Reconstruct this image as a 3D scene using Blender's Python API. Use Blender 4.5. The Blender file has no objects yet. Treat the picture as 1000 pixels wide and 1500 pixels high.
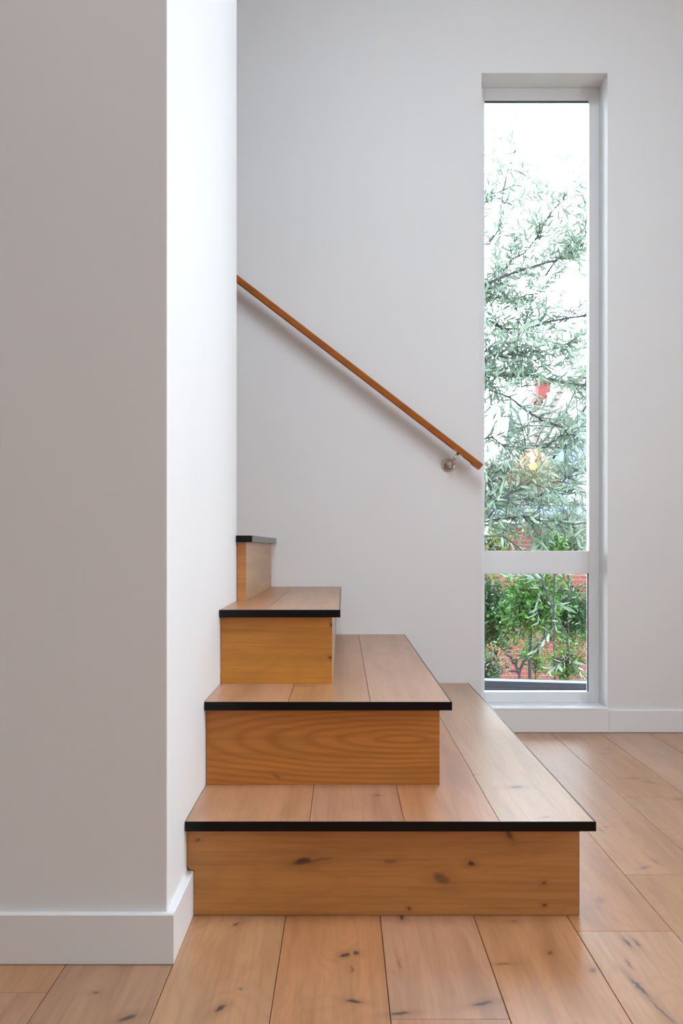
import bpy, bmesh, math, random
from mathutils import Vector, Matrix, Euler
random.seed(11)
S = bpy.context.scene
C = S.collection

# ------------------------------------------------------------------ camera
F, VX, VY, EYE = 1560.0, 502.0, 800.0, 0.72      # focal length in px, vanishing point, eye height (m)
cam = bpy.data.cameras.new('camera')
cam_ob = bpy.data.objects.new('camera', cam)
C.objects.link(cam_ob)
cam_ob.location = (0, 0, EYE)
cam_ob.rotation_euler = (math.pi / 2, 0, 0)
cam.sensor_fit = 'VERTICAL'
cam.sensor_height = 36.0
cam.lens = F / 1500.0 * 36.0
cam.shift_x = (500.0 - VX) / 1500.0
cam.shift_y = (VY - 750.0) / 1500.0
cam.clip_end = 300
S.camera = cam_ob

# ------------------------------------------------------------------ light
SKY = 11.0
w = bpy.data.worlds.new('overcast_sky')
S.world = w
w.use_nodes = True
bg = w.node_tree.nodes['Background']
bg.inputs[0].default_value = (0.765, 0.885, 1.0, 1)
bg.inputs[1].default_value = SKY
S.view_settings.view_transform = 'Standard'
S.view_settings.look = 'None'
S.view_settings.gamma = 1.0
S.view_settings.use_curve_mapping = False
S.view_settings.exposure = 0.08

# room (metres): x right, y away from the camera, z up
BACK, CEIL = 4.121, 3.4
RIGHT, LEFT, FRONT = 2.2, -3.0, -3.6
BW = [(-1.4, -0.4), (1.1, 2.15)]     # y-spans of the tall windows in the right-hand wall
BZ = (0.45, 2.05)
SK4 = (-0.28, 0.95, 1.1, 2.65)                         # skylight over the foot of the stairs: x0, x1, y0, y1


def portal(name, loc, rot, sx, sy):
    l = bpy.data.lights.new(name, 'AREA')
    l.shape = 'RECTANGLE'
    l.size, l.size_y = sx, sy
    l.cycles.is_portal = True
    o = bpy.data.objects.new(name, l)
    o.location, o.rotation_euler = loc, rot
    C.objects.link(o)


for (a, b) in BW:      # sampling portals for the daylight that comes in through the windows
    portal('window_daylight', (RIGHT + .19, (a + b) / 2, sum(BZ) / 2), (0, math.pi / 2, 0), BZ[1] - BZ[0], b - a)
portal('skylight_daylight', ((SK4[0] + SK4[1]) / 2, (SK4[2] + SK4[3]) / 2, CEIL + .34), (0, 0, 0), SK4[1] - SK4[0], SK4[3] - SK4[2])
portal('window_daylight', (.78, 4.35, 1.32), (-math.pi / 2, 0, 0), .49, 2.46)


# ------------------------------------------------------------------ helpers
def px(x, y, depth):
    """photo pixel at a known depth -> point in the room"""
    return Vector(((x - VX) * depth / F, depth, EYE + (VY - y) * depth / F))


def on_floor(x, y, z=0.0):
    d = (EYE - z) * F / (y - VY)
    return ((x - VX) * d / F, d)


def link(name, me, mat=None, parent=None, **props):
    o = bpy.data.objects.new(name, me)
    C.objects.link(o)
    if mat is not None and me is not None and not me.materials:
        me.materials.append(mat)
    if parent is not None:
        o.parent = parent
    for k, v in props.items():
        o[k] = v
    return o


def empty(name, loc=(0, 0, 0), **props):
    o = bpy.data.objects.new(name, None)
    o.location = loc
    C.objects.link(o)
    for k, v in props.items():
        o[k] = v
    return o


def add_box(bm, lo, hi):
    vs = [bm.verts.new((x, y, z)) for x in (lo[0], hi[0]) for y in (lo[1], hi[1]) for z in (lo[2], hi[2])]
    for f in ((0, 1, 3, 2), (4, 6, 7, 5), (0, 4, 5, 1), (2, 3, 7, 6), (0, 2, 6, 4), (1, 5, 7, 3)):
        bm.faces.new([vs[i] for i in f])


def mesh_of(bm, smooth=False):
    me = bpy.data.meshes.new('mesh')
    bmesh.ops.recalc_face_normals(bm, faces=bm.faces)
    if smooth:
        for f in bm.faces:
            f.smooth = True
    bm.to_mesh(me)
    bm.free()
    return me


def box(name, lo, hi, mat, parent=None, bevel=0.0, **props):
    bm = bmesh.new()
    add_box(bm, lo, hi)
    if bevel:
        bmesh.ops.bevel(bm, geom=list(bm.edges), offset=bevel, segments=2, affect='EDGES', profile=.6)
    return link(name, mesh_of(bm), mat, parent, **props)


def boxes(name, lst, mat, parent=None, **props):
    bm = bmesh.new()
    for lo, hi in lst:
        add_box(bm, lo, hi)
    return link(name, mesh_of(bm), mat, parent, **props)


def prism(name, pts, axis, a, b, mat, parent=None, bevel=0.0, **props):
    """polygon pts (2-D) extruded along axis from a to b"""
    def v3(p, t):
        return {'x': (t, p[0], p[1]), 'y': (p[0], t, p[1]), 'z': (p[0], p[1], t)}[axis]
    bm = bmesh.new()
    A = [bm.verts.new(v3(p, a)) for p in pts]
    B = [bm.verts.new(v3(p, b)) for p in pts]
    bm.faces.new(A)
    bm.faces.new(B)
    n = len(pts)
    for i in range(n):
        bm.faces.new((A[i], A[(i + 1) % n], B[(i + 1) % n], B[i]))
    if bevel:
        bmesh.ops.bevel(bm, geom=list(bm.edges), offset=bevel, segments=1, affect='EDGES')
    return link(name, mesh_of(bm), mat, parent, **props)


def tube_geo(V, Fc, pts, radii, seg=6):
    """append a tapered tube along pts to vertex / face lists"""
    base = len(V)
    n = len(pts)
    for i, p in enumerate(pts):
        d = (pts[min(i + 1, n - 1)] - pts[max(i - 1, 0)]).normalized()
        u = d.cross(Vector((0.13, 0.31, 0.94)))
        if u.length < 1e-4:
            u = d.cross(Vector((1, 0, 0)))
        u.normalize()
        v = d.cross(u)
        for k in range(seg):
            a = 2 * math.pi * k / seg
            V.append(p + (u * math.cos(a) + v * math.sin(a)) * radii[i])
    for i in range(n - 1):
        for k in range(seg):
            k2 = (k + 1) % seg
            Fc.append((base + i * seg + k, base + i * seg + k2, base + (i + 1) * seg + k2, base + (i + 1) * seg + k))
    Fc.append(tuple(base + k for k in range(seg))[::-1])
    Fc.append(tuple(base + (n - 1) * seg + k for k in range(seg)))


def geo(name, V, Fc, mat, parent=None, smooth=False, **props):
    me = bpy.data.meshes.new(name)
    me.from_pydata([tuple(v) for v in V], [], Fc)
    if smooth:
        me.polygons.foreach_set('use_smooth', [True] * len(me.polygons))
    me.update()
    return link(name, me, mat, parent, **props)


def lathe(name, profile, mat, parent=None, seg=40, mtx=None, **props):
    V, Fc = [], []
    n = len(profile)
    for i, (r, z) in enumerate(profile):
        for k in range(seg):
            a = 2 * math.pi * k / seg
            p = Vector((r * math.cos(a), r * math.sin(a), z))
            V.append(mtx @ p if mtx else p)
    for i in range(n - 1):
        for k in range(seg):
            k2 = (k + 1) % seg
            Fc.append((i * seg + k, i * seg + k2, (i + 1) * seg + k2, (i + 1) * seg + k))
    return geo(name, V, Fc, mat, parent, True, **props)


# ------------------------------------------------------------------ materials
class NT:
    def __init__(s, name):
        s.m = bpy.data.materials.new(name)
        s.m.use_nodes = True
        s.t = s.m.node_tree
        s.b = s.t.nodes['Principled BSDF']
        s.out = s.t.nodes['Material Output']

    def n(s, kind, **kw):
        nd = s.t.nodes.new(kind)
        for k, v in kw.items():
            setattr(nd, k, v)
        return nd

    def l(s, a, b):
        s.t.links.new(a, b)

    def math(s, op, a, b=None, c=None):
        nd = s.n('ShaderNodeMath', operation=op)
        for i, v in enumerate((a, b, c)):
            if v is None:
                continue
            if isinstance(v, (int, float)):
                nd.inputs[i].default_value = v
            else:
                s.l(v, nd.inputs[i])
        return nd.outputs[0]

    def vmath(s, op, a, b):
        nd = s.n('ShaderNodeVectorMath', operation=op)
        for i, v in enumerate((a, b)):
            if isinstance(v, (tuple, list)):
                nd.inputs[i].default_value = v
            else:
                s.l(v, nd.inputs[i])
        return nd.outputs[0]

    def noise(s, vec, scale, detail=3, rough=.5, dist=0.0):
        nd = s.n('ShaderNodeTexNoise')
        nd.inputs['Scale'].default_value = scale
        nd.inputs['Detail'].default_value = detail
        nd.inputs['Roughness'].default_value = rough
        nd.inputs['Distortion'].default_value = dist
        if vec is not None:
            s.l(vec, nd.inputs['Vector'])
        return nd.outputs['Fac']

    def ramp(s, fac, stops):
        nd = s.n('ShaderNodeValToRGB')
        els = nd.color_ramp.elements
        while len(els) < len(stops):
            els.new(.5)
        for e, (p, c) in zip(els, stops):
            e.position = p
            e.color = (*c, 1) if len(c) == 3 else c
        s.l(fac, nd.inputs[0])
        return nd.outputs[0]

    def mix(s, fac, a, b, mode='MIX'):
        nd = s.n('ShaderNodeMix', data_type='RGBA', blend_type=mode)
        for i, v in ((0, fac), (6, a), (7, b)):
            if isinstance(v, (int, float)):
                nd.inputs[i].default_value = v
            elif isinstance(v, tuple):
                nd.inputs[i].default_value = (*v, 1)
            else:
                s.l(v, nd.inputs[i])
        return nd.outputs[2]

    def bump(s, h, strength, dist):
        nd = s.n('ShaderNodeBump')
        nd.inputs['Strength'].default_value = strength
        nd.inputs['Distance'].default_value = dist
        s.l(h, nd.inputs['Height'])
        s.l(nd.outputs[0], s.b.inputs['Normal'])

    def pos(s):
        return s.n('ShaderNodeNewGeometry').outputs['Position']


def plain(name, col, rough=.5, metal=0.0, var=0.0, scale=8, spec=.5, bump=0.0):
    t = NT(name)
    t.b.inputs['Roughness'].default_value = rough
    t.b.inputs['Metallic'].default_value = metal
    t.b.inputs['Specular IOR Level'].default_value = spec
    p = t.pos()
    f = t.noise(p, scale, 4)
    lo = tuple(c * (1 - var) for c in col)
    hi = tuple(min(1, c * (1 + var)) for c in col)
    t.l(t.ramp(f, [(.3, lo), (.7, hi)]), t.b.inputs['Base Color'])
    if bump:
        t.bump(t.noise(p, scale * 20, 2), bump, .001)
    return t.m


def oak(name, base, grain, rough=.4, knots=(), cath=.25, cscale=1.0, vary=.10, coat=0.0, contrast=.32, rings_at=None):
    """oiled oak: grain runs along axis 'x', 'y' or 'z'; knots = (point, angle axis, angle, length, width, darkness)"""
    t = NT(name)
    p = t.pos()
    rnd = t.n('ShaderNodeObjectInfo').outputs['Random']
    off = t.n('ShaderNodeCombineXYZ')
    for i, m in enumerate((7.3, 11.9, 5.7)):
        t.l(t.math('MULTIPLY', rnd, m), off.inputs[i])
    q = t.vmath('ADD', p, off.outputs[0])

    def stretch(al, ac):
        return t.vmath('MULTIPLY', q, tuple(al if a == grain else ac for a in 'xyz'))
    fine = t.noise(stretch(4, 150), 1.0, 3, .6)
    mid = t.noise(stretch(1.6, 22), 1.0, 4, .55, .4)
    broad = t.noise(stretch(1.1, 5), 1.0, 2, .5)
    cont = t.noise(stretch(1.3 * cscale, 6.5 * cscale), 1.0, 2, .45, .25)
    rings = t.math('SINE', t.math('MULTIPLY', cont, 120))
    rings = t.math('MULTIPLY_ADD', rings, .5, .5)
    dark = tuple(c * (1 - contrast) * k for c, k in zip(base, (1, .93, .85)))
    lite = tuple(c * (1 + contrast * .6) for c in base)
    col = t.ramp(mid, [(.28, dark), (.5, base), (.75, lite)])
    col = t.mix(t.math('MULTIPLY', broad, .5), col, tuple(c * k for c, k in zip(base, (.92, .84, .78))))
    col = t.mix(t.math('MULTIPLY', t.math('POWER', rings, 3.0), cath), col, tuple(c * k for c, k in zip(base, (.62, .50, .38))))
    col = t.mix(t.math('MULTIPLY', t.ramp(fine, [(.48, (0, 0, 0)), (.68, (1, 1, 1))]), .42), col, tuple(c * .6 for c in base))
    if rings_at:                                   # cathedral figure: nested long ovals around a heart
        hp, ax, az, freq = rings_at
        mp = t.n('ShaderNodeMapping', vector_type='TEXTURE')
        mp.inputs['Location'].default_value = hp
        mp.inputs['Scale'].default_value = (ax, 10.0, az)
        t.l(p, mp.inputs['Vector'])
        le = t.n('ShaderNodeVectorMath', operation='LENGTH')
        t.l(mp.outputs[0], le.inputs[0])
        rr_ = t.math('MULTIPLY_ADD', t.noise(stretch(7, 26), 1.0, 3, .5), .9, le.outputs['Value'])
        sn = t.math('MULTIPLY_ADD', t.math('SINE', t.math('MULTIPLY', rr_, freq)), .5, .5)
        col = t.mix(t.math('MULTIPLY', t.math('POWER', sn, 2.0), .55), col, tuple(c * k for c, k in zip(base, (.66, .52, .40))))
    # board-to-board variation
    hsv = t.n('ShaderNodeHueSaturation')
    t.l(t.math('MULTIPLY_ADD', rnd, 2 * vary, 1 - vary), hsv.inputs['Value'])
    r2 = t.math('FRACT', t.math('MULTIPLY', rnd, 17.31))
    t.l(t.math('MULTIPLY_ADD', r2, .22, .88), hsv.inputs['Saturation'])
    r3 = t.math('FRACT', t.math('MULTIPLY', rnd, 41.7))
    t.l(t.math('MULTIPLY_ADD', r3, .012, .494), hsv.inputs['Hue'])
    t.l(col, hsv.inputs['Color'])
    col = hsv.outputs[0]
    if knots:
        wob = t.n('ShaderNodeTexNoise')
        wob.inputs['Scale'].default_value = 55
        wob.inputs['Detail'].default_value = 3
        t.l(p, wob.inputs['Vector'])
        wv = t.vmath('MULTIPLY', t.vmath('SUBTRACT', wob.outputs['Color'], (.5, .5, .5)), (.013, .013, .013))
        pw = t.vmath('ADD', p, wv)
        core = halo = None
        for (pt, axis, ang, ln, wd, dk) in knots:
            mp = t.n('ShaderNodeMapping', vector_type='TEXTURE')
            mp.inputs['Location'].default_value = pt
            if axis == 'z':
                mp.inputs['Rotation'].default_value = (0, 0, ang)
                mp.inputs['Scale'].default_value = (ln, wd, .05)
            else:
                mp.inputs['Rotation'].default_value = (0, ang, 0)
                mp.inputs['Scale'].default_value = (ln, .05, wd)
            t.l(pw, mp.inputs['Vector'])
            le = t.n('ShaderNodeVectorMath', operation='LENGTH')
            t.l(mp.outputs[0], le.inputs[0])
            r = le.outputs['Value']
            c1 = t.n('ShaderNodeMapRange', interpolation_type='SMOOTHSTEP')
            t.l(r, c1.inputs['Value'])
            c1.inputs['From Min'].default_value, c1.inputs['From Max'].default_value = .35, 1.05
            c1.inputs['To Min'].default_value, c1.inputs['To Max'].default_value = dk, 0
            c2 = t.n('ShaderNodeMapRange', interpolation_type='SMOOTHSTEP')
            t.l(r, c2.inputs['Value'])
            c2.inputs['From Min'].default_value, c2.inputs['From Max'].default_value = .5, 3.2
            c2.inputs['To Min'].default_value, c2.inputs['To Max'].default_value = dk * .42, 0
            core = c1.outputs[0] if core is None else t.math('MAXIMUM', core, c1.outputs[0])
            halo = c2.outputs[0] if halo is None else t.math('MAXIMUM', halo, c2.outputs[0])
        col = t.mix(halo, col, tuple(c * k for c, k in zip(base, (.45, .36, .33))))
        col = t.mix(core, col, (.022, .022, .026))
    t.l(col, t.b.inputs['Base Color'])
    t.b.inputs['Roughness'].default_value = rough
    if coat:
        t.b.inputs['Coat Weight'].default_value = coat
        t.b.inputs['Coat Roughness'].default_value = .28
    t.bump(t.math('ADD', fine, t.math('MULTIPLY', rings, .3)), .12, .001)
    return t.m


M = {}
M['wall'] = plain('white_wall_paint', (.80, .785, .77), .55, var=.012, scale=1.5, spec=.3, bump=.05)
M['trim'] = plain('white_trim_paint', (.83, .82, .81), .35, var=.01, scale=3)
M['frame'] = plain('white_window_frame', (.84, .845, .85), .3, var=.01)
M['ceil'] = plain('ceiling_paint', (.82, .81, .80), .7, var=.01)
M['black'] = plain('black_nosing', (.004, .004, .005), .22, var=.2, scale=60, spec=.2)
M['steel'] = plain('brushed_steel', (.62, .56, .50), .22, metal=1.0, var=.08, scale=80)
M['gasket'] = plain('dark_gasket', (.03, .035, .05), .5)


def fk(x, y, ang, ln, wd, dk=.9, z=0.0):
    X, Y = on_floor(x, y, z)
    return ((X, Y, z), 'z', math.radians(ang), ln, wd, dk)


floor_knots = [fk(505, 1399, 60, .016, .009), fk(522, 1396, 100, .012, .008, .8), fk(515, 1419, 88, .022, .004, .5), fk(519, 1467, -25, .018, .007),
               fk(588, 1344, 90, .02, .006, .9), fk(586, 1485, 10, .02, .006), fk(706, 1470, 25, .024, .007), fk(585, 1412, 92, .03, .003, .45),
               fk(737, 1412, 10, .014, .006, .55), fk(753, 1350, 40, .01, .006, .6), fk(806, 1396, 80, .012, .006, .6), fk(867, 1421, 80, .012, .006, .7),
               fk(918, 1381, 95, .03, .005, .9), fk(932, 1381, 95, .026, .004, .85), fk(936, 1446, 98, .05, .005, .9), fk(921, 1412, 92, .03, .004, .6),
               fk(970, 1482, 100, .06, .004, .6), fk(324, 1477, 70, .018, .007), fk(346, 1354, 60, .014, .005, .7), fk(187, 1491, 40, .02, .009, .8),
               fk(139, 1454, 30, .008, .006, .6), fk(353, 1449, 40, .006, .005, .6), fk(893, 1097, 0, .02, .008, .55), fk(885, 1104, 0, .014, .006, .4),
               fk(929, 1140, 10, .026, .012, .6), fk(951, 1146, 130, .03, .010, .55), fk(995, 1171, 10, .03, .008, .6), fk(943, 1271, 40, .016, .006, .7),
               fk(960, 1262, 100, .04, .006, .4), fk(880, 1216, 95, .02, .004, .5), fk(888, 1211, 30, .016, .004, .5), fk(878, 1319, 80, .03, .012, .3)]
M['floor'] = oak('oiled_oak_floor', (.47, .228, .105), 'y', .42, floor_knots, cath=.16, coat=.38)
T1, T2, T3, T4 = .191, .379, .5635, .750
tread_knots = [fk(756, 1153, 20, .022, .014, .7, T1), fk(552, 1165, 0, .008, .006, .7, T1), fk(800, 1197, 30, .012, .004, .6, T1), fk(695, 1135, 60, .012, .006, .4, T1),
               fk(577, 945, 20, .016, .012, .5, T2), fk(565, 957, 10, .03, .008, .35, T2), fk(450, 1005, 5, .02, .008, .5, T2), fk(460, 884, 5, .03, .006, .35, T3)]
M['tread'] = oak('oiled_oak_tread', (.47, .228, .105), 'y', .42, tread_knots, cath=.14, coat=.38)


def rk(x, y, depth, ang, ln, wd, dk=.9):
    return (tuple(px(x, y, depth)), 'y', math.radians(ang), ln, wd, dk)


R1, R2, R3, R4 = 2.075, 2.361, 2.643, 3.05
riser_knots = [rk(443, 1262, R1, -8, .024, .008, .85), rk(470, 1258, R1, -8, .03, .004, .4), rk(690, 1265, R1, 0, .008, .006, .9), rk(646, 1287, R1, 20, .022, .012, .55),
               rk(572, 1262, R1, 0, .014, .006, .4), rk(796, 1295, R1, 0, .006, .005, .6), rk(745, 1222, R1, 60, .02, .006, .6), rk(797, 1326, R1, 0, .005, .004, .8),
               rk(600, 1331, R1, 0, .005, .004, .7), rk(290, 1230, R1, 0, .004, .003, .7), rk(486, 916, R3, 80, .008, .004, .8), rk(483, 963, R3, 0, .005, .004, .8),
               rk(405, 1137, R2, 30, .01, .004, .4)]
M['riser'] = oak('oiled_oak_riser', (.50, .205, .045), 'x', .45, riser_knots, cath=.15)
M['riser_cath'] = oak('oiled_oak_cathedral_grain', (.51, .215, .055), 'x', .45, [rk(405, 1137, R2, 30, .01, .004, .4)], cath=.12, cscale=.8, rings_at=(tuple(px(588, 1083, R2)), .075, .011, 6.2))
M['side'] = oak('oiled_oak_side_panel', (.50, .30, .16), 'y', .38, (), cath=.15)
M['rail'] = oak('varnished_timber_rail', (.40, .105, .008), 'x', .3, (), cath=.12, vary=.02)

# clear window glass: a pane that lets light through and mirrors by Fresnel
g = NT('window_glass')
tr = g.n('ShaderNodeBsdfTransparent')
gl = g.n('ShaderNodeBsdfGlossy')
gl.inputs['Roughness'].default_value = 0.0
fr = g.n('ShaderNodeFresnel')
fr.inputs[0].default_value = 1.5
mx = g.n('ShaderNodeMixShader')
g.l(fr.outputs[0], mx.inputs[0])
g.l(tr.outputs[0], mx.inputs[1])
g.l(gl.outputs[0], mx.inputs[2])
g.l(mx.outputs[0], g.out.inputs[0])
M['glass'] = g.m

# ------------------------------------------------------------------ room shell
ST = dict(kind='structure')
OX0, OX1, OZ0, OZ1 = .5363, 1.0237, .0890, 2.5507       # opening of the tall narrow window
WT = .20
boxes('wall_back', [((LEFT - .2, BACK, -.1), (OX0, BACK + WT, CEIL)), ((OX1, BACK, -.1), (RIGHT + .2, BACK + WT, CEIL)),
                    ((OX0, BACK, -.1), (OX1, BACK + WT, OZ0)), ((OX0, BACK, OZ1), (OX1, BACK + WT, CEIL))], M['wall'], **ST)
PX, PY0, PY1 = -.304, 1.844, 3.05
box('wall_left', (LEFT, PY0, 0), (PX, PY1, CEIL), M['wall'], bevel=.002, **ST)
box('wall_stair_end', (LEFT - .2, PY1, -.1), (LEFT, BACK, CEIL), M['wall'], **ST)
box('wall_side', (LEFT - .2, FRONT - .2, -.1), (LEFT, PY1, CEIL), M['wall'], **ST)
lst, y0 = [], FRONT - .2
for a, b in BW:
    lst += [((RIGHT, y0, -.1), (RIGHT + .2, a, CEIL)), ((RIGHT, a, -.1), (RIGHT + .2, b, BZ[0])), ((RIGHT, a, BZ[1]), (RIGHT + .2, b, CEIL))]
    y0 = b
lst.append(((RIGHT, y0, -.1), (RIGHT + .2, BACK, CEIL)))
boxes('wall_right', lst, M['wall'], **ST)
box('wall_front', (LEFT, FRONT - .2, -.1), (RIGHT, FRONT, CEIL), M['wall'], **ST)
boxes('ceiling', [((LEFT - .2, FRONT - .2, CEIL), (SK4[0], BACK + WT, CEIL + .35)), ((SK4[1], FRONT - .2, CEIL), (RIGHT + .2, BACK + WT, CEIL + .35)),
                  ((SK4[0], FRONT - .2, CEIL), (SK4[1], SK4[2], CEIL + .35)), ((SK4[0], SK4[3], CEIL), (SK4[1], BACK + WT, CEIL + .35))], M['ceil'], **ST)

# floor: wide oak boards, each a piece of its own on a subfloor
subfloor = box('floor', (LEFT, FRONT, -.1), (RIGHT, BACK, -.016), plain('subfloor', (.12, .07, .035), .8), **ST)
joints = [-.2925, -.111, .0725, .254, .4365, .617, .802, .990, 1.177]
while joints[0] > LEFT:
    joints.insert(0, joints[0] - .1835)
while joints[-1] < RIGHT:
    joints.append(joints[-1] + .186)
joints[0], joints[-1] = LEFT, RIGHT
butt = {.0725: 1.6208, .4365: 1.991, .617: 2.334, .802: 3.05}
rs = random.Random(5)
for i in range(len(joints) - 1):
    a, b = joints[i], joints[i + 1]
    if b - a < .02:
        continue
    c0 = butt.get(a)
    if c0 is None:
        c0 = {-.2925: .6, -.111: 1.25, .254: .9, .990: 1.1, 1.177: 2.5}.get(a, rs.uniform(-.9, 1.2))
    cuts = [c0]
    while cuts[0] > FRONT + 2.1:
        cuts.insert(0, cuts[0] - 2.1)
    while cuts[-1] < BACK - 2.1:
        cuts.append(cuts[-1] + 2.1)
    cuts = [FRONT] + cuts + [BACK - .004]
    for y0, y1 in zip(cuts[:-1], cuts[1:]):
        box('floor_board', (a + .0006, y0 + .0005, -.016), (b - .0006, y1 - .0005, 0), M['floor'], subfloor, bevel=.0008)

BH = .087

# skirting boards with an eased top edge
SK = .013
prism('baseboard_left', [(PY0 - SK, 0.0012), (PY0, 0.0012), (PY0, BH), (PY0 - SK + .002, BH), (PY0 - SK, BH - .002)], 'x', LEFT, PX + SK, M['trim'], **ST)
prism('baseboard_side', [(PX, 0.0012), (PX + SK, 0.0012), (PX + SK, BH - .002), (PX + SK - .002, BH), (PX, BH)], 'y', PY0, R1 + .012, M['trim'], **ST)
bb = [(BACK - SK, 0.002), (BACK, 0.002), (BACK, BH), (BACK - SK + .002, BH), (BACK - SK, BH - .002)]
prism('baseboard_back', bb, 'x', .4615, OX1 + .003, M['trim'], **ST)
prism('baseboard_back_right', bb, 'x', OX1 + .0035, RIGHT, M['trim'], **ST)
prism('baseboard_right', [(RIGHT, 0.002), (RIGHT - SK, 0.002), (RIGHT - SK, BH - .002), (RIGHT - SK + .002, BH), (RIGHT, BH)], 'y', FRONT, BACK - SK, M['trim'], **ST)

# ------------------------------------------------------------------ the tall narrow window
FY = 4.255
win = empty('window_1', (OX0, FY, OZ0), **ST)


def wpart(name, lo, hi, mat, bevel=.002):
    o = box(name, lo, hi, mat, win, bevel)
    o.matrix_parent_inverse = Matrix.Translation((-OX0, -FY, -OZ0))
    return o


GX0, GX1 = .566, .983
wpart('frame_stile', (OX0, FY, OZ0 + .006), (GX0, FY + .042, OZ1), M['frame'])
wpart('frame_stile', (GX1, FY, OZ0 + .006), (OX1, FY + .042, OZ1), M['frame'])
wpart('frame_head', (GX0, FY, 2.503), (GX1, FY + .042, OZ1), M['frame'])
wpart('frame_rail', (GX0, FY, OZ0 + .006), (GX1, FY + .042, .137), M['frame'])
wpart('transom', (GX0, FY + .001, .6095), (GX1, FY + .042, .701), M['frame'])
wpart('window_sill', (OX0 + .0005, BACK - SK, BH + .0003), (OX1 - .0005, FY + .042, OZ0 + .006), M['trim'], .001)
for z0, z1 in ((.701, 2.503), (.137, .6095)):
    wpart('pane', (GX0, FY + .020, z0), (GX1, FY + .025, z1), M['glass'], 0)
wpart('gasket', (GX0, FY + .012, 2.4985), (GX1, FY + .0195, 2.503), M['gasket'], 0)
wpart('gasket', (GX1 - .004, FY + .012, .137), (GX1, FY + .0195, .6095), M['gasket'], 0)

# the big windows that light the room (right-hand wall and ceiling)
for i, (a, b) in enumerate(BW):
    wn = empty('window_%d' % (i + 2), (RIGHT, a, BZ[0]), **ST)
    mi = Matrix.Translation((-RIGHT, -a, -BZ[0]))
    m = (a + b) / 2
    for nm, lo, hi in (('frame_rail', (RIGHT + .1, a, BZ[0]), (RIGHT + .16, b, BZ[0] + .05)), ('frame_head', (RIGHT + .1, a, BZ[1] - .05), (RIGHT + .16, b, BZ[1])),
                       ('frame_stile', (RIGHT + .1, a, BZ[0] + .05), (RIGHT + .16, a + .05, BZ[1] - .05)), ('frame_stile', (RIGHT + .1, b - .05, BZ[0] + .05), (RIGHT + .16, b, BZ[1] - .05)),
                       ('mullion', (RIGHT + .1, m - .03, BZ[0] + .05), (RIGHT + .16, m + .03, BZ[1] - .05))):
        box(nm, lo, hi, M['frame'], wn).matrix_parent_inverse = mi
wn = empty('window_4', (SK4[0], SK4[2], CEIL), **ST)
mi = Matrix.Translation((-SK4[0], -SK4[2], -CEIL))
for nm, lo, hi in (('frame_rail', (SK4[0], SK4[2], CEIL + .25), (SK4[1], SK4[2] + .06, CEIL + .32)), ('frame_rail', (SK4[0], SK4[3] - .06, CEIL + .25), (SK4[1], SK4[3], CEIL + .32)),
                   ('frame_stile', (SK4[0], SK4[2] + .06, CEIL + .25), (SK4[0] + .06, SK4[3] - .06, CEIL + .32)), ('frame_stile', (SK4[1] - .06, SK4[2] + .06, CEIL + .25), (SK4[1], SK4[3] - .06, CEIL + .32))):
    box(nm, lo, hi, M['frame'], wn).matrix_parent_inverse = mi

# ------------------------------------------------------------------ staircase
stair = empty('staircase', (.09, 3.1, 0), label='oak corner staircase with wide board treads and black nosing edges', category='staircase')
SI = Matrix.Translation((-.09, -3.1, 0))


def spart(o, parent=None):
    o.parent = parent or stair
    if parent is None:
        o.matrix_parent_inverse = SI
    return o


TH, NS = .018, .003      # tread thickness, nosing strip
WG = .0012               # clearance to walls


def tread(top, x0, x1, y0, jts, front_x0=None):
    """boards side by side, black strip along the front and the right-hand edge"""
    base = spart(box('tread', (x0 + .03, y0 + .05, top - TH - .012), (x1 - .04, BACK - WG, top - TH), M['riser']))
    xs = [x0] + jts + [x1 - NS]
    for a, b in zip(xs[:-1], xs[1:]):
        spart(box('tread_board', (a + .0005, y0 + NS, top - TH), (b - .0005, BACK - WG, top), M['tread'], bevel=.0006), base)
    spart(box('front_nosing', (x0, y0, top - TH - .0005), (x1, y0 + NS, top + .0003), M['black'], bevel=.0006), base)
    spart(box('side_nosing', (x1 - NS, y0 + NS, top - TH - .0005), (x1, BACK - WG, top + .0003), M['black'], bevel=.0006), base)
    return base


L = PX + WG
tread(T1, L, .486, 2.043, [-.064, .118, .301])
tread(T2, L, .239, 2.329, [-.120, .060])
tread(T3, L, -.006, 2.612, [-.190])
# first riser is scribed around the skirting board
B1 = PX + SK + .001
spart(prism('riser', [(B1, .001), (.461, .001), (.461, T1 - TH), (L, T1 - TH), (L, BH + .010), (L + .003, BH + .004), (L + .008, BH + .002), (B1, BH + .001)], 'y', R1, R1 + .012, M['riser']))
spart(box('side_riser', (.449, R1 + .012, .001), (.461, BACK - WG, T1 - TH), M['side']))
spart(box('riser', (L, R2, T1), (.2145, R2 + .012, T2 - TH), M['riser_cath'], bevel=.0008))
spart(box('side_riser', (.2025, R2 + .012, T1), (.2145, BACK - WG, T2 - TH), M['side']))
spart(box('riser', (L, R3, T2), (-.0262, R3 + .012, T3 - TH), M['riser'], bevel=.0008))
spart(box('side_riser', (-.0382, R3 + .012, T2), (-.0262, BACK - WG, T3 - TH), M['side']))
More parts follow.
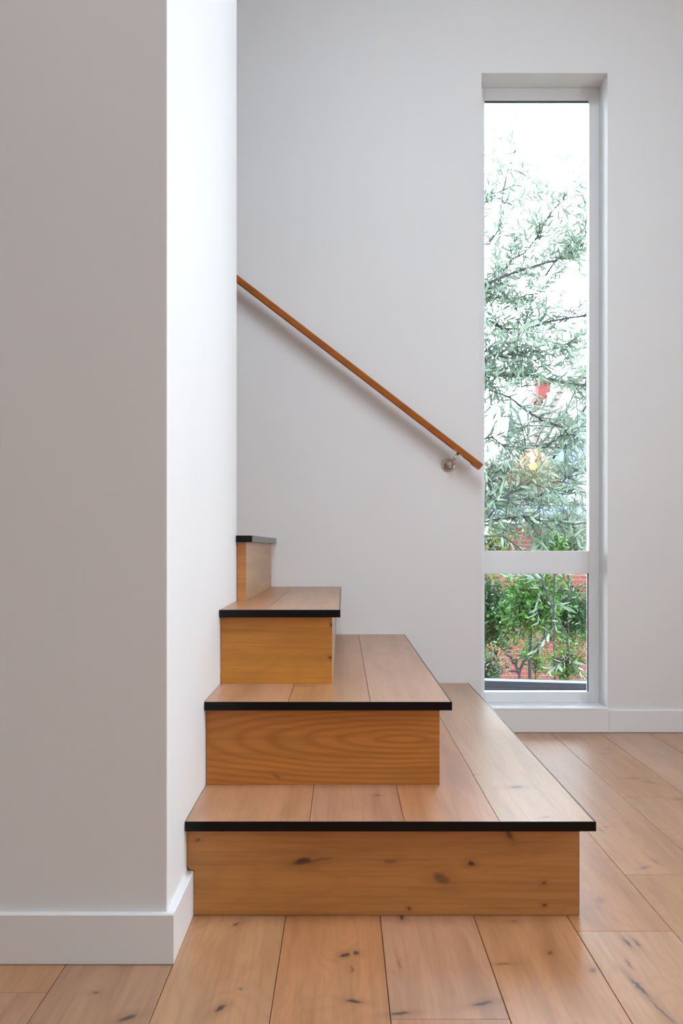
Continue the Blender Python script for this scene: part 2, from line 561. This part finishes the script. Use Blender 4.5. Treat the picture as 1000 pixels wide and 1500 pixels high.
# fourth step turns the corner: its end shows past the wall
bs = spart(box('tread', (-.52, 3.10, T4 - TH - .012), (-.285, BACK - WG, T4 - TH), M['riser']))
spart(box('tread_board', (-.52, PY1 + WG, T4 - TH), (-.3035, BACK - WG, T4), M['tread'], bevel=.0006), bs)
spart(box('tread_board', (-.3028, 3.023, T4 - TH), (-.257 - NS, BACK - WG, T4), M['tread'], bevel=.0006), bs)
spart(box('front_nosing', (-.3028, 3.020, T4 - TH - .0005), (-.257, 3.023, T4 + .0003), M['black'], bevel=.0005), bs)
spart(box('side_nosing', (-.257 - NS, 3.023, T4 - TH - .0005), (-.257, BACK - WG, T4 + .0003), M['black'], bevel=.0005), bs)
spart(box('riser', (-.3028, R4, T3), (-.277, R4 + .012, T4 - TH), M['riser'], bevel=.0008))
spart(box('side_riser', (-.289, R4 + .012, T3), (-.277, BACK - WG, T4 - TH), M['side'], bevel=.0005))
for k in range(1, 6):        # the flight goes on up behind the wall
    xr, zt = -.257 - .247 * k, T4 + .187 * k
    bs = spart(box('tread', (xr - .27, PY1 + .03, zt - TH - .012), (xr - .03, BACK - WG, zt - TH), M['riser']))
    spart(box('tread_board', (xr - .27, PY1 + WG, zt - TH), (xr - NS, BACK - WG, zt), M['tread'], bevel=.0006), bs)
    spart(box('side_nosing', (xr - NS, PY1 + WG, zt - TH), (xr, BACK - WG, zt + .0003), M['black']), bs)
    spart(box('side_riser', (xr - .032, PY1 + WG, zt - .187), (xr - .020, BACK - WG, zt - TH), M['side']))

# ------------------------------------------------------------------ handrail
RY = 4.060                                     # centre of the rail
a = px(346.5, 409.0, RY)
b = px(704.0, 684.5, RY)
d = (b - a).normalized()
a = a - d * 1.6                                # runs on up behind the wall
rail_root = empty('handrail', (b.x, BACK, b.z), label='slim orange-brown timber handrail sloping down the white wall to the window', category='handrail')
RI = Matrix.Translation((-b.x, -BACK, -b.z))


def rpart(o, parent=None):
    o.parent = parent or rail_root
    if parent is None:
        o.matrix_parent_inverse = RI
    return o


up = Vector((-d.z, 0, d.x))
if up.z < 0:
    up = -up


def sweep(name, p0, p1, prof, mat, parent=None, bev=.002):
    """profile (y offset, up offset) swept from p0 to p1 along the rail"""
    bm = bmesh.new()
    A = [bm.verts.new(p0 + Vector((0, y, 0)) + up * u) for y, u in prof]
    B = [bm.verts.new(p1 + Vector((0, y, 0)) + up * u) for y, u in prof]
    n = len(prof)
    bm.faces.new(A)
    bm.faces.new(B)
    for i in range(n):
        bm.faces.new((A[i], A[(i + 1) % n], B[(i + 1) % n], B[i]))
    if bev:
        bmesh.ops.bevel(bm, geom=list(bm.edges), offset=bev, segments=2, affect='EDGES')
    return link(name, mesh_of(bm), mat, parent)


prof = [(-.020, -.009), (-.020, .009), (-.016, .0125), (.016, .0125), (.020, .009), (.020, -.009), (.012, -.009), (.012, -.004), (-.012, -.004), (-.012, -.009)]
rpart(sweep('rail', a, b - d * .038, prof, M['rail'], bev=0))
rpart(sweep('end_block', b - d * .0385, b, [(-.020, -.0125), (-.020, .009), (-.016, .0125), (.016, .0125), (.020, .009), (.020, -.0125)], M['rail'], bev=.001))


def bracket(pc):
    """round wall plate, arm and saddle under the rail; pc = centre of the plate on the wall"""
    br = rpart(lathe('bracket', [(0.0, 0.0), (.026, 0.0), (.0262, .004), (.024, .0065), (.0205, .0065), (.019, .004), (.006, .003), (0.0, .003)],
                     M['steel'], None, 40, Matrix.Translation(pc) @ Matrix.Rotation(math.pi / 2, 4, 'X')))
    t = (pc - b).dot(d)
    s = b + d * t
    s = s - up * .0045 + Vector((0, 0, 0))
    out = pc + Vector((0, -.040, 0))
    V, Fc = [], []
    pts = [pc, pc + Vector((0, -.022, 0)), pc + Vector((0, -.042, 0)) + up * .006, pc + Vector((0, -.055, 0)) + up * .018, s - up * .004]
    tube_geo(V, Fc, pts, [.0055] * 5, 14)
    rpart(geo('bracket_arm', V, Fc, M['steel'], None, True), br)
    rpart(sweep('saddle', s - d * .022, s + d * .022, [(-.011, -.004), (-.011, 0), (.011, 0), (.011, -.004)], M['steel'], None, .0008), br)
    V, Fc = [], []
    tube_geo(V, Fc, [pc + Vector((0, -.003, 0)), pc + Vector((0, -.006, 0))], [.0035, .003], 10)
    return br


bracket(px(656.5, 681.5, BACK))
bracket(px(656.5, 681.5, BACK) - d * 1.25)

# ------------------------------------------------------------------ outside: ground and neighbouring houses
GZ = -2.35
box('ground', (-40, BACK + WT + .02, GZ - .2), (60, 90, GZ), plain('lawn_and_paving', (.12, .16, .06), .9, var=.4, scale=2), **ST)

brick_m = NT('red_brick')
rnd = brick_m.n('ShaderNodeObjectInfo').outputs['Random']
bp = brick_m.pos()
cell = brick_m.n('ShaderNodeTexVoronoi')
cell.inputs['Scale'].default_value = 5.0
brick_m.l(bp, cell.inputs['Vector'])
tone = brick_m.math('FRACT', brick_m.math('ADD', rnd, brick_m.math('MULTIPLY', brick_m.noise(bp, 3.0, 2), 2.0)))
brick_m.l(brick_m.ramp(tone, [(0, (.115, .022, .016)), (.5, (.15, .028, .021)), (1, (.12, .036, .028))]), brick_m.b.inputs['Base Color'])
brick_m.b.inputs['Roughness'].default_value = .85
M['brick'] = brick_m.m
M['mortar'] = plain('pale_mortar', (.25, .23, .22), .9, var=.1)
M['fascia'] = plain('blue_grey_fascia_paint', (.10, .115, .155), .5, var=.05)
M['render'] = plain('white_gable_render', (.50, .53, .57), .7, var=.03)
M['tile'] = plain('beige_roof_tile', (.125, .10, .088), .8, var=.25, scale=4)
M['tile_grey'] = plain('pale_grey_roofing', (.16, .18, .21), .6, var=.1, scale=2)
M['gutter'] = plain('dark_gutter', (.05, .05, .06), .5)

HY = 21.0
house = empty('neighbour_house', (6.0, HY, GZ), label='red brick house with beige tiled roof and blue-grey gable boards beyond the garden', category='house')
HI = Matrix.Translation((-6.0, -HY, -GZ))


def hpart(o, parent=None):
    o.parent = parent or house
    if parent is None:
        o.matrix_parent_inverse = HI
    return o


WX0, WX1, WZ1 = -5.0, 12.0, 1.17
HX0 = 2.9
wall = hpart(boxes('brick_wall', [((WX0, HY, GZ), (HX0, HY + .3, .75)), ((HX0, HY, GZ), (WX1, HY + .3, WZ1))], M['mortar']))
bm = bmesh.new()
add_box(bm, (0, -.008, 0), (.232, .02, .076))
brick_me = mesh_of(bm)
brick_me.materials.append(M['brick'])
bv, bf = [], []
row, n_single = 0, 0
z = GZ + .01
vis0, vis1 = (702 - VX) * HY / F, (866 - VX) * HY / F
while z + .076 < WZ1:
    x = WX0 + (.12 if row % 2 else .0)
    while x + .232 < WX1:
        if x < HX0 and z > .67:
            x += .242
            continue
        if vis0 - .2 < x < vis1 and z > EYE - 205 * HY / F and n_single < 300:
            o = link('brick', brick_me, None, wall)
            o.location = (x, HY - .002, z)
            n_single += 1
        else:
            b0 = len(bv)
            for dx in (0, .232):
                for dy in (-.010, .02):
                    for dz in (0, .076):
                        bv.append((x + dx, HY + dy, z + dz))
            bf += [tuple(b0 + i for i in f) for f in ((0, 1, 3, 2), (4, 6, 7, 5), (0, 4, 5, 1), (2, 3, 7, 6), (0, 2, 6, 4), (1, 5, 7, 3))]
        x += .242
    z += .086
    row += 1
geo('brickwork', bv, bf, M['brick'], wall, kind='stuff')

# projecting gable on the right: white rendered triangle, wide sloping board, eaves band
gy = HY - .5
A = px(800, 712, gy)                        # foot of the gable
slope = (712 - 600) / (872 - 800)
apex_x = A.x + 2.3
apex_z = A.z + 2.3 * slope
hpart(prism('gable_wall', [(A.x + .28, WZ1 + .1), (apex_x * 2 - A.x - .28, WZ1 + .1), (apex_x * 2 - A.x - .28, A.z), (apex_x, apex_z - .1), (A.x + .28, A.z)], 'y', gy + .06, HY + 2.5, M['render']))
hpart(prism('bargeboard', [(A.x - .05, A.z - .25), (A.x - .05, A.z + .22), (apex_x, apex_z + .40), (apex_x, apex_z - .22), (A.x + .38, A.z - .25)], 'y', gy - .10, gy - .02, M['fascia']))
hpart(prism('bargeboard', [(2 * apex_x - A.x + .05, A.z - .25), (2 * apex_x - A.x + .05, A.z + .22), (apex_x, apex_z + .40), (apex_x, apex_z - .22), (2 * apex_x - A.x - .38, A.z - .25)], 'y', gy - .10, gy - .02, M['fascia']))
p0, p1 = px(818, 692, gy), px(826, 745, gy)
hpart(box('corner_post', (p0.x, gy - .05, WZ1 + .1), (p1.x, gy + .06, A.z + .1), M['fascia']))
e0 = px(700, 757, gy)
hpart(box('eaves_fascia', (HX0 - .15, gy - .08, e0.z), (WX1 + .3, gy + .02, e0.z + .20), M['fascia']))
hpart(box('soffit', (HX0 - .1, gy + .02, e0.z), (WX1 + .2, HY + .02, e0.z + .03), M['render']))
hpart(box('gutter', (HX0 - .15, gy - .16, e0.z - .01), (WX1 + .3, gy - .08, e0.z + .045), M['gutter']))
# the gable's own roof planes
hpart(prism('gable_roof', [(A.x - .1, A.z + .22), (A.x - .1, A.z + .30), (apex_x, apex_z + .48), (2 * apex_x - A.x + .1, A.z + .30), (2 * apex_x - A.x + .1, A.z + .22), (apex_x, apex_z + .40)], 'y', gy - .06, HY + 4.6, M['tile']))

# main hipped roof, laid tile by tile
ev0 = px(706, 700, HY)                       # eaves, left end
eave_z, ridge_z = e0.z + .2, 4.55
run = 4.3
ex0, ex1 = HX0 - .1, WX1 + .3
roof = hpart(geo('main_roof', [(ex0, gy, eave_z), (ex1, gy, eave_z), (ex1, gy + run, ridge_z - .03), (ex0 + 2.2, gy + run, ridge_z - .03), (ex0, gy + run * 2, eave_z), (ex1, gy + run * 2, eave_z)],
                 [(0, 1, 2, 3), (0, 3, 4), (3, 2, 5, 4), (0, 4, 5, 1), (1, 5, 2)], M['tile']))
sl = math.atan2(ridge_z - eave_z, run)
bm = bmesh.new()
for k in range(4):                           # one curved pantile, 8 small faces
    x0_, x1_ = k * .075, (k + 1) * .075
    hgt = (0.0, .03, .045, .03, 0.0)
    vs = [bm.verts.new(v) for v in ((x0_, 0, hgt[k]), (x1_, 0, hgt[k + 1]), (x1_, .36, hgt[k + 1] - .012), (x0_, .36, hgt[k] - .012), (x0_, 0, hgt[k] - .03), (x1_, 0, hgt[k + 1] - .03))]
    bm.faces.new(vs[:4])
    bm.faces.new((vs[0], vs[4], vs[5], vs[1]))
tile_me = mesh_of(bm)
tile_me.materials.append(M['tile'])
tv, tf, cnt = [], [], 0
rows = int(math.hypot(run, ridge_z - eave_z) / .33)
tco = [v.co.copy() for v in tile_me.vertices]
tpo = [tuple(p.vertices) for p in tile_me.polygons]
for r in range(rows):
    dist = r * .33
    y, zz = gy + dist * math.cos(sl), eave_z + dist * math.sin(sl) + .035
    x = ex0 + 2.2 * dist / math.hypot(run, ridge_z - eave_z) + .05
    while x < ex1 - .3:
        mt = Matrix.Translation((x, y, zz)) @ Matrix.Rotation(sl, 4, 'X')
        sx = VX + x * F / y
        if 690 < sx < 875 and cnt < 290:
            o = link('roof_tile', tile_me, None, roof)
            o.matrix_local = mt
            cnt += 1
        else:
            b0 = len(tv)
            tv += [mt @ v for v in tco]
            tf += [tuple(b0 + i for i in f) for f in tpo]
        x += .30
geo('roof_tiling', tv, tf, M['tile'], roof, kind='stuff')
def chimney(x0, x1, ytop, ybot, Y, parent):
    a_, b_ = px(x0, ybot, Y), px(x1, ytop, Y)
    parts = [((a_.x, Y, a_.z - .6), (b_.x, Y + .6, b_.z - .12)), ((a_.x - .06, Y - .06, b_.z - .12), (b_.x + .06, Y + .66, b_.z))]
    return boxes('chimney', parts, M['brick'], parent)


hpart(chimney(788, 832, 580, 620, HY + 4.0, None))

far = empty('distant_house', (7, 34, GZ), label='pale grey roofed house with red chimney showing behind the tiled roof', category='house')
FI = Matrix.Translation((-7, -34, -GZ))


def fpart(o):
    o.parent = far
    o.matrix_parent_inverse = FI
    return o


q0, q1 = px(756, 640, 34), px(800, 598, 34)
fpart(box('wall', (q0.x + .3, 34.4, GZ), (q0.x + 7, 37, q0.z - .2), M['render']))
fpart(prism('roof', [(34, q0.z - .3), (35.7, q1.z + .35), (37.4, q0.z - .3), (37.4, q0.z - .45), (35.7, q1.z + .2), (34, q0.z - .45)], 'x', q0.x + .1, q0.x + 7.4, M['tile_grey']))
fpart(chimney(788, 806, 556, 592, 35.6, None))

# dark parapet with a pale metal capping just outside the window
pa = empty('garden_parapet', (1.0, 5.6, GZ), label='dark slate-grey garden parapet with pale metal capping outside the lower pane', category='parapet')
PI_ = Matrix.Translation((-1.0, -5.6, -GZ))
M['slate'] = plain('dark_slate_board', (.008, .010, .014), .8, var=.25, spec=.2, scale=30)
M['cap'] = plain('pale_metal_capping', (.11, .125, .14), .6, var=.05)
rot = Matrix.Translation((1.0, 5.6, 0)) @ Matrix.Rotation(-.22, 4, 'Z') @ Matrix.Translation((-1.0, -5.6, 0))
top = px(780, 998.5, 5.6).z
def ppart(o):
    o.data.transform(rot)
    o.parent = pa
    o.matrix_parent_inverse = PI_
    return o


for k in range(5):
    zt = top - .001 - k * .032 if k < 4 else top - .13
    ppart(box('board', (-1.8, 5.6, zt - .031 if k < 4 else GZ), (3.2, 5.72, zt), M['slate'], None, .001 if k < 4 else 0))
ppart(box('capping', (-1.8, 5.588, top - .001), (3.2, 5.63, top + .006), M['cap']))

# ------------------------------------------------------------------ trees and shrubs
def leaf_mat(name, c0, c1, trans=.35, rough=.5):
    t = NT(name)
    p = t.pos()
    f = t.noise(p, 9.0, 2)
    isl = t.n('ShaderNodeNewGeometry').outputs['Random Per Island']
    rnd = t.n('ShaderNodeObjectInfo').outputs['Random']
    v = t.math('FRACT', t.math('ADD', isl, rnd))
    k = t.math('MULTIPLY_ADD', f, .5, t.math('MULTIPLY', v, .5))
    col = t.ramp(k, [(.2, c0), (.8, c1)])
    t.l(col, t.b.inputs['Base Color'])
    t.b.inputs['Roughness'].default_value = rough
    tl = t.n('ShaderNodeBsdfTranslucent')
    t.l(col, tl.inputs[0])
    m = t.n('ShaderNodeMixShader')
    m.inputs[0].default_value = trans
    t.l(t.b.outputs[0], m.inputs[1])
    t.l(tl.outputs[0], m.inputs[2])
    t.l(m.outputs[0], t.out.inputs[0])
    return t.m


M['leaf_slim'] = leaf_mat('slender_grey_green_leaf', (.085, .130, .088), (.18, .235, .165))
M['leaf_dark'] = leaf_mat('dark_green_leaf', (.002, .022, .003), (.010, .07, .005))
M['leaf_mid'] = leaf_mat('fresh_green_leaf', (.009, .05, .002), (.055, .15, .006))
M['leaf_pale'] = leaf_mat('pale_feathery_leaf', (.030, .062, .025), (.085, .14, .055))
M['leaf_gold'] = leaf_mat('golden_leaf', (.12, .055, .012), (.18, .10, .03))
M['leaf_lime'] = leaf_mat('yellow_green_leaf', (.035, .07, .004), (.15, .15, .02))
M['bark'] = plain('grey_brown_bark', (.026, .024, .025), .9, var=.3, scale=20)
M['bark_dark'] = plain('dark_bark', (.008, .007, .007), .9, var=.3, scale=20)

# a slim, slightly curled leaf one unit long
def leaf_strip(width, curl):
    xs = (0, .3, .65, 1)
    ws = (.10, 1.0, .8, .02)
    V = []
    for x, ww in zip(xs, ws):
        zc = -curl * x * x
        V += [(x, -width * ww / 2, zc + .02 * ww), (x, width * ww / 2, zc + .02 * ww)]
    Fc = [(2 * i, 2 * i + 2, 2 * i + 3, 2 * i + 1) for i in range(3)]
    return [Vector(v) for v in V], Fc


slimV, slimF = leaf_strip(.20, .22)
broadV, broadF = leaf_strip(.42, .15)


def frame_from(d, roll):
    d = d.normalized()
    q = d.to_track_quat('X', 'Z').to_matrix()
    return q @ Matrix.Rotation(roll, 3, 'X')


def curve_pts(ctrl, n, wob, rr):
    """smooth-ish poly-line through control points with a little wobble"""
    out = []
    for i in range(len(ctrl) - 1):
        p_, q_ = ctrl[i], ctrl[i + 1]
        m_ = max(2, int(n / (len(ctrl) - 1)))
        for k in range(m_):
            t_ = k / m_
            out.append(p_.lerp(q_, t_) + Vector((rr.uniform(-wob, wob), rr.uniform(-wob, wob), rr.uniform(-wob, wob))))
    out.append(ctrl[-1].copy())
    return out


def leafy(leaves, V, Fc, base, direction, length, rr, lf, gap, spread=.8):
    """a twig with alternate leaves"""
    n = 5
    d_ = direction.normalized()
    pts = [base]
    for i in range(n):
        d_ = (d_ + Vector((rr.uniform(-.25, .25), rr.uniform(-.25, .25), rr.uniform(-.22, .16)))).normalized()
        pts.append(pts[-1] + d_ * length / n)
    tube_geo(V, Fc, pts, [.0035 - .0022 * i / n for i in range(n + 1)], 4)
    m_ = max(3, int(length / gap))
    for k in range(m_ + 1):
        t_ = (k + .3) / (m_ + .3) * n
        i = min(int(t_), n - 1)
        p_ = pts[i].lerp(pts[i + 1], min(1, t_ - i))
        dd = (pts[i + 1] - pts[i]).normalized()
        side = Vector((rr.gauss(0, 1), rr.gauss(0, 1), rr.gauss(0, 1)))
        side = (side - dd * side.dot(dd)).normalized()
        ld = (dd * rr.uniform(.35, .9) + side * spread).normalized()
        leaves.append((p_, ld, lf * rr.uniform(.65, 1.15), rr.uniform(0, 6.28)))


def tree(name, label, cat, trunk, branches, leafm, barkm, rr, lf, gap, twigs, tw_len, shape, singles=0, group=None, loc=None, r_trunk=.05):
    """trunk + branches (control point lists) carrying twigs; leaves are meshes of their own where they show large"""
    loc = loc or trunk[0]
    root = empty(name, loc, label=label, category=cat)
    if group:
        root['group'] = group
    inv = Matrix.Translation(-Vector(loc))
    V, Fc, leaves = [], [], []
    pts = curve_pts(trunk, 10, .012, rr)
    tube_geo(V, Fc, pts, [r_trunk * (1 - .55 * i / len(pts)) for i in range(len(pts))], 8)
    o = geo('trunk', V, Fc, barkm, root, True)
    o.matrix_parent_inverse = inv
    TV, TF = [], []
    for ctrl, r0, dens in branches:
        V, Fc = [], []
        pts = curve_pts(ctrl, 14, .026, rr)
        tube_geo(V, Fc, pts, [r0 * (1 - .75 * i / len(pts)) + .002 for i in range(len(pts))], 6)
        o = geo('branch', V, Fc, barkm, root, True)
        o.matrix_parent_inverse = inv
        for k in range(int(twigs * dens)):
            t_ = rr.uniform(.05, 1) * (len(pts) - 1)
            i = min(int(t_), len(pts) - 2)
            p_ = pts[i].lerp(pts[i + 1], t_ - i)
            dd = (pts[i + 1] - pts[i]).normalized()
            s_ = Vector((rr.gauss(0, 1), rr.gauss(0, .8), rr.gauss(0.25, 1))).normalized()
            leafy(leaves, TV, TF, p_, dd * .6 + s_, tw_len * rr.uniform(.5, 1.2), rr, lf, gap)
    if TV:
        o = geo('twigs', TV, TF, barkm, root, kind='stuff')
        o.matrix_parent_inverse = inv
    LV, LF = shape
    if singles:
        def rank(l):
            p_ = l[0]
            sx, sy = VX + p_.x * F / p_.y, VY - (p_.z - EYE) * F / p_.y
            inside = 712 < sx < 858 and 150 < sy < 1000
            return (0 if inside else 1, -l[2] * abs(l[1].cross(p_.normalized()).length) / p_.y)
        leaves.sort(key=rank)
        lm = bpy.data.meshes.new('leaf')
        lm.from_pydata([tuple(v) for v in LV], [], LF)
        lm.materials.append(leafm)
        for p_, ld, s_, ro in leaves[:singles]:
            o = link('leaf', lm, None, root)
            o.matrix_local = Matrix.Translation(p_ - Vector(loc)) @ (frame_from(ld, ro).to_4x4() @ Matrix.Scale(s_, 4))
        leaves = leaves[singles:]
    V, Fc = [], []
    for p_, ld, s_, ro in leaves:
        fm = frame_from(ld, ro)
        b0 = len(V)
        V += [p_ + fm @ (v * s_) for v in LV]
        Fc += [tuple(b0 + i for i in f) for f in LF]
    o = geo('foliage', V, Fc, leafm, root, kind='stuff')
    o.matrix_parent_inverse = inv
    return root


def bp_(lst, base):
    """branch control points from photo pixels (x, y, extra depth) at the tree's own distance"""
    return [px(x, y, base + dy) for x, y, dy in lst]


# the slender-leaved tree close to the window; its trunk stands left of the opening
D = 7.0
R_ = random.Random(3)
tx = px(618, 800, D)
trunk = [Vector((tx.x, D, GZ)), px(622, 900, D), px(612, 640, D), px(630, 420, D), px(655, 300, D)]
br = []
for lst, r0, dn in [
        ([(612, 600, 0), (700, 548, -.1), (760, 548, -.2), (860, 570, -.2), (960, 590, 0)], .016, 1.7),
        ([(612, 620, 0), (700, 555, .1), (770, 600, .1), (830, 630, 0), (900, 690, -.1)], .012, .9),
        ([(620, 520, 0), (690, 470, .2), (770, 480, .3), (870, 460, .2), (960, 470, .2)], .014, 1.8),
        ([(625, 480, 0), (700, 425, 0), (790, 385, -.1), (860, 355, -.2), (940, 320, -.2)], .014, 1.5),
        ([(628, 440, 0), (720, 420, .2), (755, 385, .2), (800, 330, .1), (830, 290, .1)], .010, .8),
        ([(640, 400, 0), (690, 370, -.2), (730, 340, -.2), (757, 215, -.2)], .009, .45),
        ([(650, 330, 0), (690, 320, .2), (722, 280, .2), (735, 240, .2)], .007, .35),
        ([(612, 560, 0), (690, 520, -.3), (780, 520, -.4), (850, 500, -.4)], .012, 1.5),
        ([(620, 460, 0), (680, 430, .3), (720, 440, .4), (790, 430, .4)], .012, 1.2),
        ([(800, 400, .2), (850, 340, .1), (862, 280, .1), (880, 240, 0)], .008, .6),
        ([(616, 680, 0), (700, 640, .1), (745, 655, .1), (800, 652, 0), (850, 625, 0)], .009, .8),
        ([(617, 780, 0), (700, 738, -.1), (750, 725, -.2), (800, 705, -.2), (860, 690, -.1)], .010, 1.3),
        ([(617, 760, 0), (690, 700, .2), (740, 690, .3), (790, 690, .3)], .009, 1.2),
        ([(618, 820, 0), (700, 770, .1), (760, 760, .1), (830, 770, .1), (900, 760, 0)], .010, 1.5),
        ([(618, 800, 0), (700, 730, .4), (760, 735, .4), (830, 720, .4), (880, 720, .3)], .010, 1.0),
        ([(620, 840, 0), (710, 780, -.2), (760, 800, -.2), (800, 860, -.3), (825, 930, -.3), (842, 985, -.3)], .009, .2),
        ([(630, 430, 0), (560, 380, 0), (500, 330, .2)], .012, .8), ([(612, 600, 0), (540, 560, .2), (470, 540, 0)], .012, .8), ([(617, 760, 0), (560, 720, 0), (500, 700, .1)], .010, .8)]:
    br.append((bp_(lst, D), r0 * .62, dn))
tree('slender_leaf_tree', 'airy tree with slender grey-green leaves close outside the tall upper pane', 'tree', trunk, br, M['leaf_slim'], M['bark'], R_, 0.080, .023, 57, .30, (slimV, slimF), singles=300, r_trunk=.07)


def bushy(name, label, cat, cx, cy, rx, ry, Y, leafm, n_br, seed, lf=.062, stem_px=None, barkm=None, twigs=16, tw=.30, gap=.035, group=None, shape=None, r_trunk=.012):
    """multi-stemmed plant whose crown fills an ellipse of the view at distance Y; rooted in the ground"""
    rr = random.Random(seed)
    k = Y / F
    c = px(cx, cy, Y)
    foot = Vector((px(stem_px or cx, 900, Y).x, Y, GZ))
    fork = Vector((foot.x + (c.x - foot.x) * .3, Y, min(c.z - ry * k * .6, c.z - .25)))
    brs = []
    for i in range(n_br):
        while True:
            u = Vector((rr.uniform(-1, 1), rr.uniform(-1, 1), rr.uniform(-1, 1)))
            if u.length < 1:
                break
        tip = c + Vector((u.x * rx * k, u.y * rx * k * .8, u.z * ry * k))
        t_ = rr.uniform(0, 1)
        st = fork.lerp(c, t_ * .7)
        brs.append(([st, st.lerp(tip, .5) + Vector((0, 0, .06)), tip], .005, 1.0))
    return tree(name, label, cat, [foot, foot.lerp(fork, .5), fork, c], brs, leafm, barkm or M['bark_dark'], rr, lf, gap, twigs, tw, shape or (broadV, broadF), group=group, r_trunk=r_trunk)


bushy('garden_tree', 'green garden tree with a slim dark trunk seen through the lower pane', 'tree', 778, 880, 46, 62, 11.0, M['leaf_mid'], 30, 21, stem_px=776, twigs=11, r_trunk=.026)
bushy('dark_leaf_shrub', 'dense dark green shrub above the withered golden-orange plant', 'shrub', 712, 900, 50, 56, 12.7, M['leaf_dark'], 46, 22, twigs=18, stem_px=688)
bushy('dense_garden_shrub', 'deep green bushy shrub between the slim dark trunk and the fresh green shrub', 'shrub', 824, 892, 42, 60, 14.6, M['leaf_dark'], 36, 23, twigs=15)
bushy('fresh_leaf_shrub', 'fresh green shrub close against the red brick wall', 'shrub', 862, 905, 36, 42, 16.4, M['leaf_mid'], 24, 24, twigs=12)
bushy('feathery_shrub', 'pale feathery grey-green shrub rising behind the white transom', 'shrub', 822, 795, 62, 38, 13.0, M['leaf_pale'], 24, 25, lf=.07, stem_px=834, twigs=12, shape=(slimV, slimF))
bushy('round_green_bush', 'small round bright green bush peeping over the transom', 'shrub', 811, 795, 14, 18, 10.2, M['leaf_mid'], 10, 26, lf=.045, twigs=10, tw=.12, gap=.02)
bushy('yellow_green_shrub', 'yellow-green shrub with golden tips just above the transom', 'shrub', 724, 800, 34, 22, 9.4, M['leaf_lime'], 14, 27, lf=.06, stem_px=690, twigs=7, tw=.2)
bushy('golden_shrub', 'withered golden-orange plant low among the green shrubs', 'shrub', 727, 956, 9, 9, 10.0, M['leaf_gold'], 6, 28, lf=.04, twigs=6, tw=.1, gap=.02)
bushy('low_light_shrub', 'low light green plant behind the parapet, beside the golden-orange plant', 'shrub', 716, 978, 24, 18, 9.0, M['leaf_pale'], 12, 29, lf=.045, twigs=8, tw=.15)
bushy('low_green_shrub', 'low fresh green plant behind the parapet under the garden tree', 'shrub', 825, 968, 32, 24, 9.4, M['leaf_mid'], 14, 30, lf=.05, twigs=7, tw=.18)
bushy('low_sparse_shrub', 'low sparse green plant around the foot of the slim dark trunk', 'shrub', 784, 960, 26, 22, 15.0, M['leaf_mid'], 12, 31, lf=.06, twigs=5, tw=.25)
# bare forked stems in front of the brick wall
fb = px(760, 985, 10.5)
st = [Vector((fb.x, 10.5, GZ)), fb]
tree('forked_shrub', 'thin bare-stemmed shrub forking in front of the brick wall', 'shrub', st,
     [(bp_([(760, 985, 0), (748, 970, 0), (738, 950, 0), (735, 925, .1)], 10.5), .016, .5), (bp_([(760, 985, 0), (772, 965, 0), (790, 942, 0), (800, 915, 0)], 10.5), .014, .5),
      (bp_([(760, 990, 0), (742, 975, .1), (733, 955, .1)], 10.5), .010, .1)], M['leaf_dark'], M['bark_dark'], random.Random(8), .06, .03, 8, .2, (broadV, broadF), r_trunk=.025)

# ------------------------------------------------------------------ pendant lamp behind the camera, mirrored in the upper pane
LX, LY, LZ = 1.527, 0.0, 1.363
lamp = empty('pendant_lamp', (LX, LY, 1.20), label='warm glowing amber pendant lamp mirrored in the upper window pane', category='lamp')
LI = Matrix.Translation((-LX, -LY, -1.20))


def lpart(o):
    o.parent = lamp
    o.matrix_parent_inverse = LI
    return o


am = NT('amber_shade')
am.b.inputs['Base Color'].default_value = (.75, .45, .08, 1)
am.b.inputs['Roughness'].default_value = .4
am.b.inputs['Transmission Weight'].default_value = .0
tl = am.n('ShaderNodeBsdfTranslucent')
tl.inputs[0].default_value = (.9, .62, .12, 1)
ts = am.n('ShaderNodeBsdfTransparent')
ts.inputs[0].default_value = (1, .85, .45, 1)
mx1 = am.n('ShaderNodeMixShader')
mx1.inputs[0].default_value = .5
am.l(am.b.outputs[0], mx1.inputs[1])
am.l(tl.outputs[0], mx1.inputs[2])
mx2 = am.n('ShaderNodeMixShader')
mx2.inputs[0].default_value = .6
am.l(mx1.outputs[0], mx2.inputs[1])
am.l(ts.outputs[0], mx2.inputs[2])
am.l(mx2.outputs[0], am.out.inputs[0])
em = NT('warm_bulb')
em.b.inputs['Base Color'].default_value = (1, .8, .4, 1)
em.b.inputs['Emission Color'].default_value = (1, .74, .22, 1)
em.b.inputs['Emission Strength'].default_value = 140
T_ = Matrix.Translation((LX, LY, 0))
lpart(lathe('lamp_shade', [(.24, 1.20), (.225, 1.27), (.16, 1.36), (.065, 1.47), (.03, 1.51), (.028, 1.507), (.062, 1.466), (.157, 1.356), (.222, 1.268), (.237, 1.20)], am.m, None, 40, T_))
lpart(lathe('bulb', [(0, 1.335), (.016, 1.337), (.027, 1.346), (.031, 1.363), (.027, 1.38), (.014, 1.395), (.012, 1.44), (0, 1.44)], em.m, None, 20, T_))
lpart(lathe('lamp_cord', [(.004, 1.44), (.004, CEIL - .02)], M['gutter'], None, 8, T_))
lpart(lathe('ceiling_rose', [(0, CEIL - .03), (.05, CEIL - .03), (.055, CEIL), (0, CEIL)], M['frame'], None, 24, T_))
